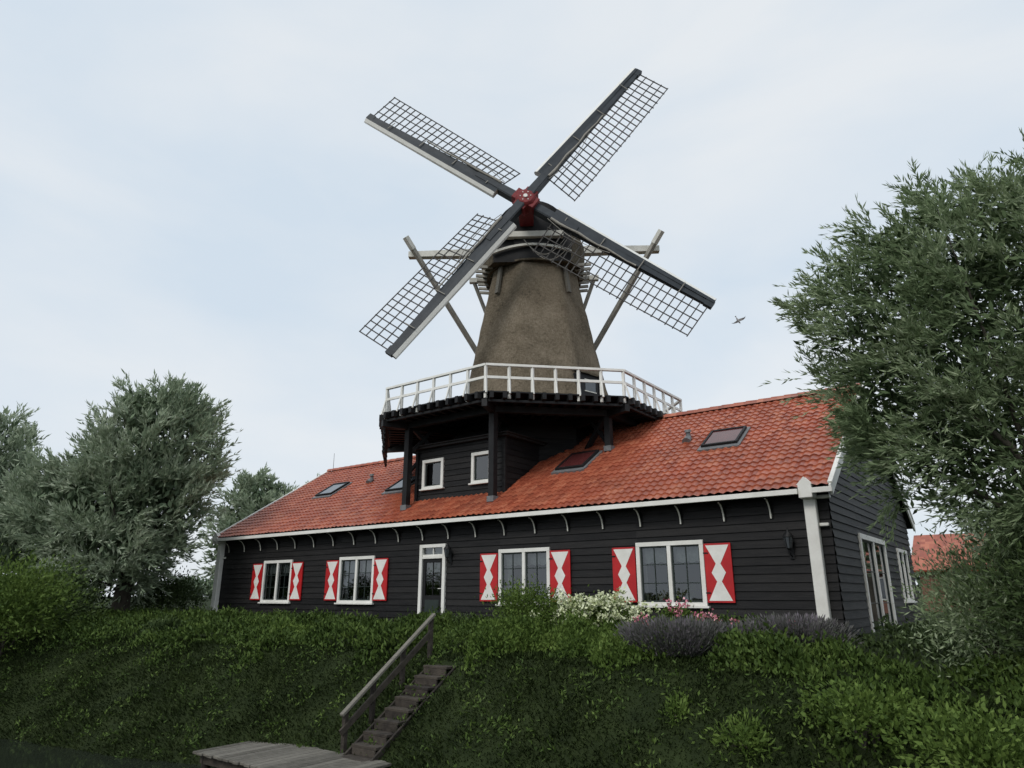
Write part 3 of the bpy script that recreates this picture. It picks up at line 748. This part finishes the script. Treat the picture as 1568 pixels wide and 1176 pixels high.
def shrub(name,c,r_,n,L,W,mat,ncl=14,spread=.33,up=.4,extra=None,ecount=0,eL=.06,eW=.05,stems=True):
    c=np.array(c,float);r_=np.array(r_,float)
    d=rdir(ncl); d[:,2]=np.abs(d[:,2])*1.1-.15
    cc=c+d*r_*(.45+.45*rng.random((ncl,1)))
    k=rng.integers(0,ncl,n); P=cc[k]+rng.normal(size=(n,3))*r_*spread*.8
    g=terr(P[:,0],P[:,1]); P[:,2]=np.maximum(P[:,2],g+.02+.1*rng.random(n))
    D=nz3(nz3(P-c)*.8+[0,0,up]+.7*rng.normal(size=(n,3)))
    e=empty(name)
    leaf_object('leaves',P,D,L*(.6+.8*rng.random(n)),W*(.6+.8*rng.random(n)),mat,e)
    mb=MB('stems',M_bark)
    g0=float(terr(c[0],c[1]))
    for j in range(min(ncl,9)):
        q=Vector(c.tolist()).lerp(Vector(cc[j].tolist()),.75); p=Vector((c[0]+random.uniform(-.1,.1),c[1]+random.uniform(-.1,.1),g0-.05)); mb.tube([p,p.lerp(q,.5)+Vector((0,0,.05)),q],[.025,.016,.006],5)
    mb.build(e)
    if extra is not None:
        kk=rng.integers(0,ncl,ecount); base=cc[kk]+nz3(cc[kk]-c)*r_*.30+rng.normal(size=(ecount,3))*r_*.24; base[:,2]+=r_[2]*.2
        m_=16; PP=np.repeat(base,m_,0)+rng.normal(size=(ecount*m_,3))*.04
        leaf_object('blossoms',PP,rdir(len(PP)),eL,eW,extra,e)
    return e
shrub('elder_bush',(-4.75,-1.7,.18),(.9,.6,.50),5200,.075,.035,M_shr,extra=M_cr,ecount=200,eL=.08,eW=.06)
shrub('green_bush',(-6.7,-1.6,.28),(.8,.6,.62),6200,.085,.035,M_shr,spread=.42)
shrub('green_bush',(-8.6,-1.8,-.10),(.8,.6,.32),3000,.07,.035,M_dk)
shrub('rose_bush',(-2.6,-1.9,.05),(.7,.5,.36),3200,.06,.04,M_shr,extra=M_pink,ecount=18,eL=.06,eW=.06)
shrub('rose_bush',(-1.2,-2.0,.0),(.8,.5,.30),3200,.06,.04,M_cov,extra=M_pink,ecount=18,eL=.06,eW=.06)
def lavender(c,r_,n):
    c=np.array(c,float); a=rng.random(n)*6.283; q=np.sqrt(rng.random(n)); P=np.stack([c[0]+r_[0]*q*np.cos(a),c[1]+r_[1]*q*np.sin(a),np.zeros(n)],1)
    P[:,2]=terr(P[:,0],P[:,1])+.05
    D=nz3(np.stack([np.cos(a)*q*.9,np.sin(a)*q*.9,np.ones(n)],1)+.25*rng.normal(size=(n,3)))
    e=empty('lavender_bush'); hh=r_[2]*(.55+.6*rng.random(n))
    leaf_object('stems',P,D,hh,.014,M_lav,e)
    PP=P+D*(hh[:,None]*.9)
    leaf_object('flower_spikes',PP,D,.10,.03,M_lav,e)
    for _ in range(2):
        PP=P+D*(hh[:,None]*rng.random((n,1))*.8)+.02*rng.normal(size=(n,3)); leaf_object('leaves',PP,rdir(n)+[0,0,.5],.08,.016,M_dk if _ else M_lav,e)
lavender((-1.75,-3.9,0),(.66,.5,.60),2300); lavender((-.75,-3.2,0),(.45,.4,.42),1200); lavender((.1,-2.5,0),(.6,.5,.55),1900)
def band(name,x0,x1,ya,yb,n,hmax,L,W,mat,seed=0,gap=0):
    X=x0+(x1-x0)*rng.random(n); t=rng.random(n)
    A=ya(X);B=yb(X)+.45*np.sin(X*1.9+seed)+.3*np.sin(X*4.3+seed*3); Y=A+(B-A)*t+.12*rng.normal(size=n)
    nsf=np.clip(.5+.35*np.sin(X*1.3+seed)+.3*np.sin(X*2.9+Y*1.7+seed*2)+.25*np.sin(Y*2.6-X*.8)+.2*np.sin(X*6.1+Y*3),0,1)
    h=hmax*(.20+.80*nsf)*np.clip(4*t*(1-t)*1.8,0.1,1)
    Z=terr(X,Y)+h*(.2+.8*np.sqrt(rng.random(n)))
    k=(rng.random(n)<.10); Z=Z+k*rng.random(n)*.20
    D=nz3(np.stack([rng.normal(size=n)*.7,-.3+rng.normal(size=n)*.7,.5+rng.random(n)],1))
    m=(nsf>gap)|(rng.random(n)<.15)
    return leaf_object(name,np.stack([X,Y,Z],1)[m],D[m],(L*(.6+.8*rng.random(n)))[m],(W*(.6+.8*rng.random(n)))[m],mat)
band('groundcover_plants',-28,-7.6,lambda X:-1.2+0*X,lambda X:ytop(X)-.05,50000,.38,.12,.05,M_cov,1)
band('groundcover_plants',-6.0,-1.6,lambda X:-2.6+0*X,lambda X:-4.6+0*X,17000,.55,.09,.045,M_shr,3)
band('groundcover_plants',-8.4,.6,lambda X:-.3+0*X,lambda X:-4.2+0*X,24000,.26,.08,.04,M_cov,5)
band('groundcover_plants',-.8,6.5,lambda X:-2.6+0*X,lambda X:-5.0-.25*np.clip(X,0,5),17000,.45,.10,.045,M_cov,8)
band('groundcover_plants',.9,8,lambda X:5+0*X,lambda X:-2.8+0*X,17000,.45,.10,.05,M_dk,2)
shrub('green_bush',(1.7,-5.6,-.8),(.75,.6,.42),2600,.08,.04,M_shr); shrub('green_bush',(3.1,-6.4,-1.15),(.8,.7,.6),3400,.08,.04,M_shr)
shrub('green_bush',(2.3,-7.2,-1.7),(.6,.5,.5),2200,.08,.04,M_shr)
shrub('green_bush',(.2,-6.1,-1.3),(.35,.35,.35),700,.09,.035,M_shr); shrub('green_bush',(-.9,-5.8,-1.15),(.22,.22,.28),350,.08,.03,M_shr)
shrub('green_bush',(-12.5,-4.6,-.25),(.9,.4,.30),2200,.10,.045,M_shr); shrub('green_bush',(-16.8,-5.6,-.25),(.7,.4,.34),1900,.11,.05,M_dk)
shrub('gray_willow_bush',(3.1,-2.5,.35),(.95,.9,.95),11000,.10,.026,M_wil,26,.42); shrub('gray_willow_bush',(4.4,-3.4,.4),(1.2,1.1,1.3),12000,.11,.03,M_dk,26,.42)
shrub('green_bush',(-19.6,-8.6,.1),(1.7,1.5,1.4),9000,.13,.055,M_shr,26)
shrub('green_bush',(-22.5,-7.0,.2),(2.0,1.6,1.2),7000,.13,.055,M_dk,24)
shrub('green_bush',(-26.0,-1.0,.4),(1.4,1.3,1.2),6000,.13,.055,M_dk,20)
shrub('green_bush',(-27.5,-4.6,.6),(2.6,1.6,1.6),8000,.15,.07,M_dk,24)
shrub('green_bush',(-33,-8,.6),(3.6,2.6,2.0),8000,.2,.09,M_dk,24)
P=[]
for i in range(70):
    X=-150+i*3.1+random.uniform(-2,2); Y=38+random.uniform(-5,10)+(-X*.15 if X<-40 else 0)
    h=random.uniform(3.2,5.0); c=np.array([X,Y,h*.5]); d=rdir(260); P.append(c+d*[3.2,2.5,h*.5]*(.6+.45*rng.random((260,1))))
P=np.concatenate(P); P[:,2]=np.maximum(P[:,2],0); leaf_object('distant_trees',P,rdir(len(P)),.9,.5,M_wil2in)
n=135000; X=-27+34*rng.random(n); yt=ytop(X)+.9; Y=yt-4.4*rng.random(n); 
keep=~((X>-6.7)&(X<-5.95)&(Y<-5.0)&(Y>-7.6)&(rng.random(n)<.88)); X=X[keep];Y=Y[keep]
Z=terr(X,Y); ok=Z>-2.40; X,Y,Z=X[ok],Y[ok],Z[ok]; n=len(X)
D=nz3(np.stack([.5*rng.normal(size=n)+.45,-.75+.4*rng.normal(size=n),.55+.25*rng.random(n)],1))
lh=.6+.3*np.sin(X*1.7+Y*2)+.25*np.sin(X*4.1-Y*3)
leaf_object('grass',np.stack([X,Y,Z-.01],1),D,.105*(.5+.8*rng.random(n))*np.clip(lh+.4,.45,1.5),.022,M_grs)
n=420; cx=-24+28*rng.random(n); cy=ytop(cx)-.1-2.8*rng.random(n)**1.4; k=np.repeat(np.arange(n),20)
P=np.stack([cx[k]+.09*rng.normal(size=len(k)),cy[k]+.09*rng.normal(size=len(k)),0*cx[k]],1); P[:,2]=terr(P[:,0],P[:,1])+.13*rng.random(len(k))
leaf_object('bank_weeds',P,rdir(len(P))+[0,0,.6],.085,.033,M_cov)
# ------------------------------------------------------------------ background house
bh=empty('brick_house'); M_brick=mat_noise('brick',(.16,.07,.05),(.26,.13,.09),8,.8,.3)
mb=MB('walls',[M_brick]); mb.box(-1.5,10,26,32,-.4,2.0)
mb.add([(-1.5,26,2),(-1.5,32,2),(-1.5,29,3.7),(10,26,2),(10,32,2),(10,29,3.7)],[(0,1,2),(3,4,5)]); mb.build(bh)
mb=MB('roof',[M_tile]); mb.beam((4.25,25.6,1.95),(4.25,29,3.95),12.2,.1); mb.beam((4.25,32.4,1.95),(4.25,29,3.95),12.2,.1); mb.build(bh)
mb=MB('windows',[M_white,M_skyglass])
for x in (0,3,6,8.5): mb.box(x,x+1.1,25.94,25.99,.5,1.7,0); mb.box(x+.08,x+1.02,25.92,25.937,.58,1.62,1)
mb.build(bh)
# ------------------------------------------------------------------ seagull
M_gull=mat_noise('gull_feathers',(.35,.36,.38),(.6,.6,.6),5,.7)
g=MB('seagull',[M_gull,M_blackp],Matrix.Translation((-5.6,13.8,13.0))@Matrix.Rotation(R(60),4,'Z')@Matrix.Rotation(R(55),4,'Y')@Matrix.Scale(.75,4))
g.tube([(-.24,0,0),(-.16,0,0),(0,0,0),(.12,0,.01),(.17,0,.02),(.21,0,.02)],[.02,.045,.065,.05,.04,.012],8,0)
g.tube([(.2,0,.02),(.25,0,.01)],[.012,.004],5,1)
for s_ in (-1,1):
    g.add([(.08,.04*s_,.03),(-.08,.04*s_,.03),(-.03,.26*s_,.12),(.11,.26*s_,.13),(.0,.50*s_,.09),(.06,.50*s_,.09),(-.06,.66*s_,.05)],[(0,1,2,3),(3,2,4,5)],0)
    g.add([(.0,.50*s_,.09),(.06,.50*s_,.09),(-.06,.66*s_,.05)],[(0,1,2)],1)
g.add([(-.22,.02,0),(-.22,-.02,0),(-.34,-.06,0),(-.34,.06,0)],[(0,1,2,3)],0)
g.build()
# ------------------------------------------------------------------ world, sun, camera
wd=bpy.data.worlds.new('World'); scene.world=wd; wd.use_nodes=True; nt=wd.node_tree; bg=nt.nodes['Background']
sky=nt.nodes.new('ShaderNodeTexSky'); sky.sky_type='NISHITA'; sky.sun_disc=False
sun_dir=Vector((.05,-1.0,.85)).normalized()
sky.sun_elevation=math.asin(sun_dir.z); sky.sun_rotation=math.atan2(sun_dir.x,sun_dir.y); sky.air_density=1; sky.dust_density=3
tc=nt.nodes.new('ShaderNodeTexCoord'); mp=nt.nodes.new('ShaderNodeMapping'); mp.inputs['Scale'].default_value=(1,1,2.6)
nz=nt.nodes.new('ShaderNodeTexNoise'); nz.inputs['Scale'].default_value=1.9; nz.inputs['Detail'].default_value=6; nz.inputs['Roughness'].default_value=.5; nz.inputs['Distortion'].default_value=.3
nt.links.new(tc.outputs['Generated'],mp.inputs[0]); nt.links.new(mp.outputs[0],nz.inputs['Vector'])
cr=nt.nodes.new('ShaderNodeValToRGB'); cr.color_ramp.elements[0].position=.34; cr.color_ramp.elements[0].color=(.70,.80,.90,1); cr.color_ramp.elements[1].position=.66; cr.color_ramp.elements[1].color=(.86,.90,.935,1)
nt.links.new(nz.outputs['Fac'],cr.inputs[0])
ml=nt.nodes.new('ShaderNodeVectorMath'); ml.operation='SCALE'; ml.inputs['Scale'].default_value=10.0; nt.links.new(cr.outputs[0],ml.inputs[0])
mx=nt.nodes.new('ShaderNodeMixRGB'); mx.inputs[0].default_value=.90; nt.links.new(sky.outputs[0],mx.inputs[1]); nt.links.new(ml.outputs[0],mx.inputs[2])
nt.links.new(mx.outputs[0],bg.inputs['Color']); bg.inputs['Strength'].default_value=.1
sl_=bpy.data.lights.new('sun','SUN'); sl_.energy=1.35; sl_.angle=R(20); sl_.color=(1,.965,.91)
so=bpy.data.objects.new('sun',sl_); link(so); so.rotation_euler=sun_dir.to_track_quat('Z','Y').to_euler(); so.location=(0,-10,30)
cam=bpy.data.cameras.new('camera'); co=bpy.data.objects.new('camera',cam); link(co)
co.location=(4.03,-16.5,.744); co.rotation_euler=(R(90+17.0),0,R(37)); cam.sensor_width=36; cam.lens=1060/1568*36; cam.clip_end=3000
scene.camera=co
scene.view_settings.view_transform='Standard'; scene.view_settings.look='None'; scene.view_settings.exposure=0
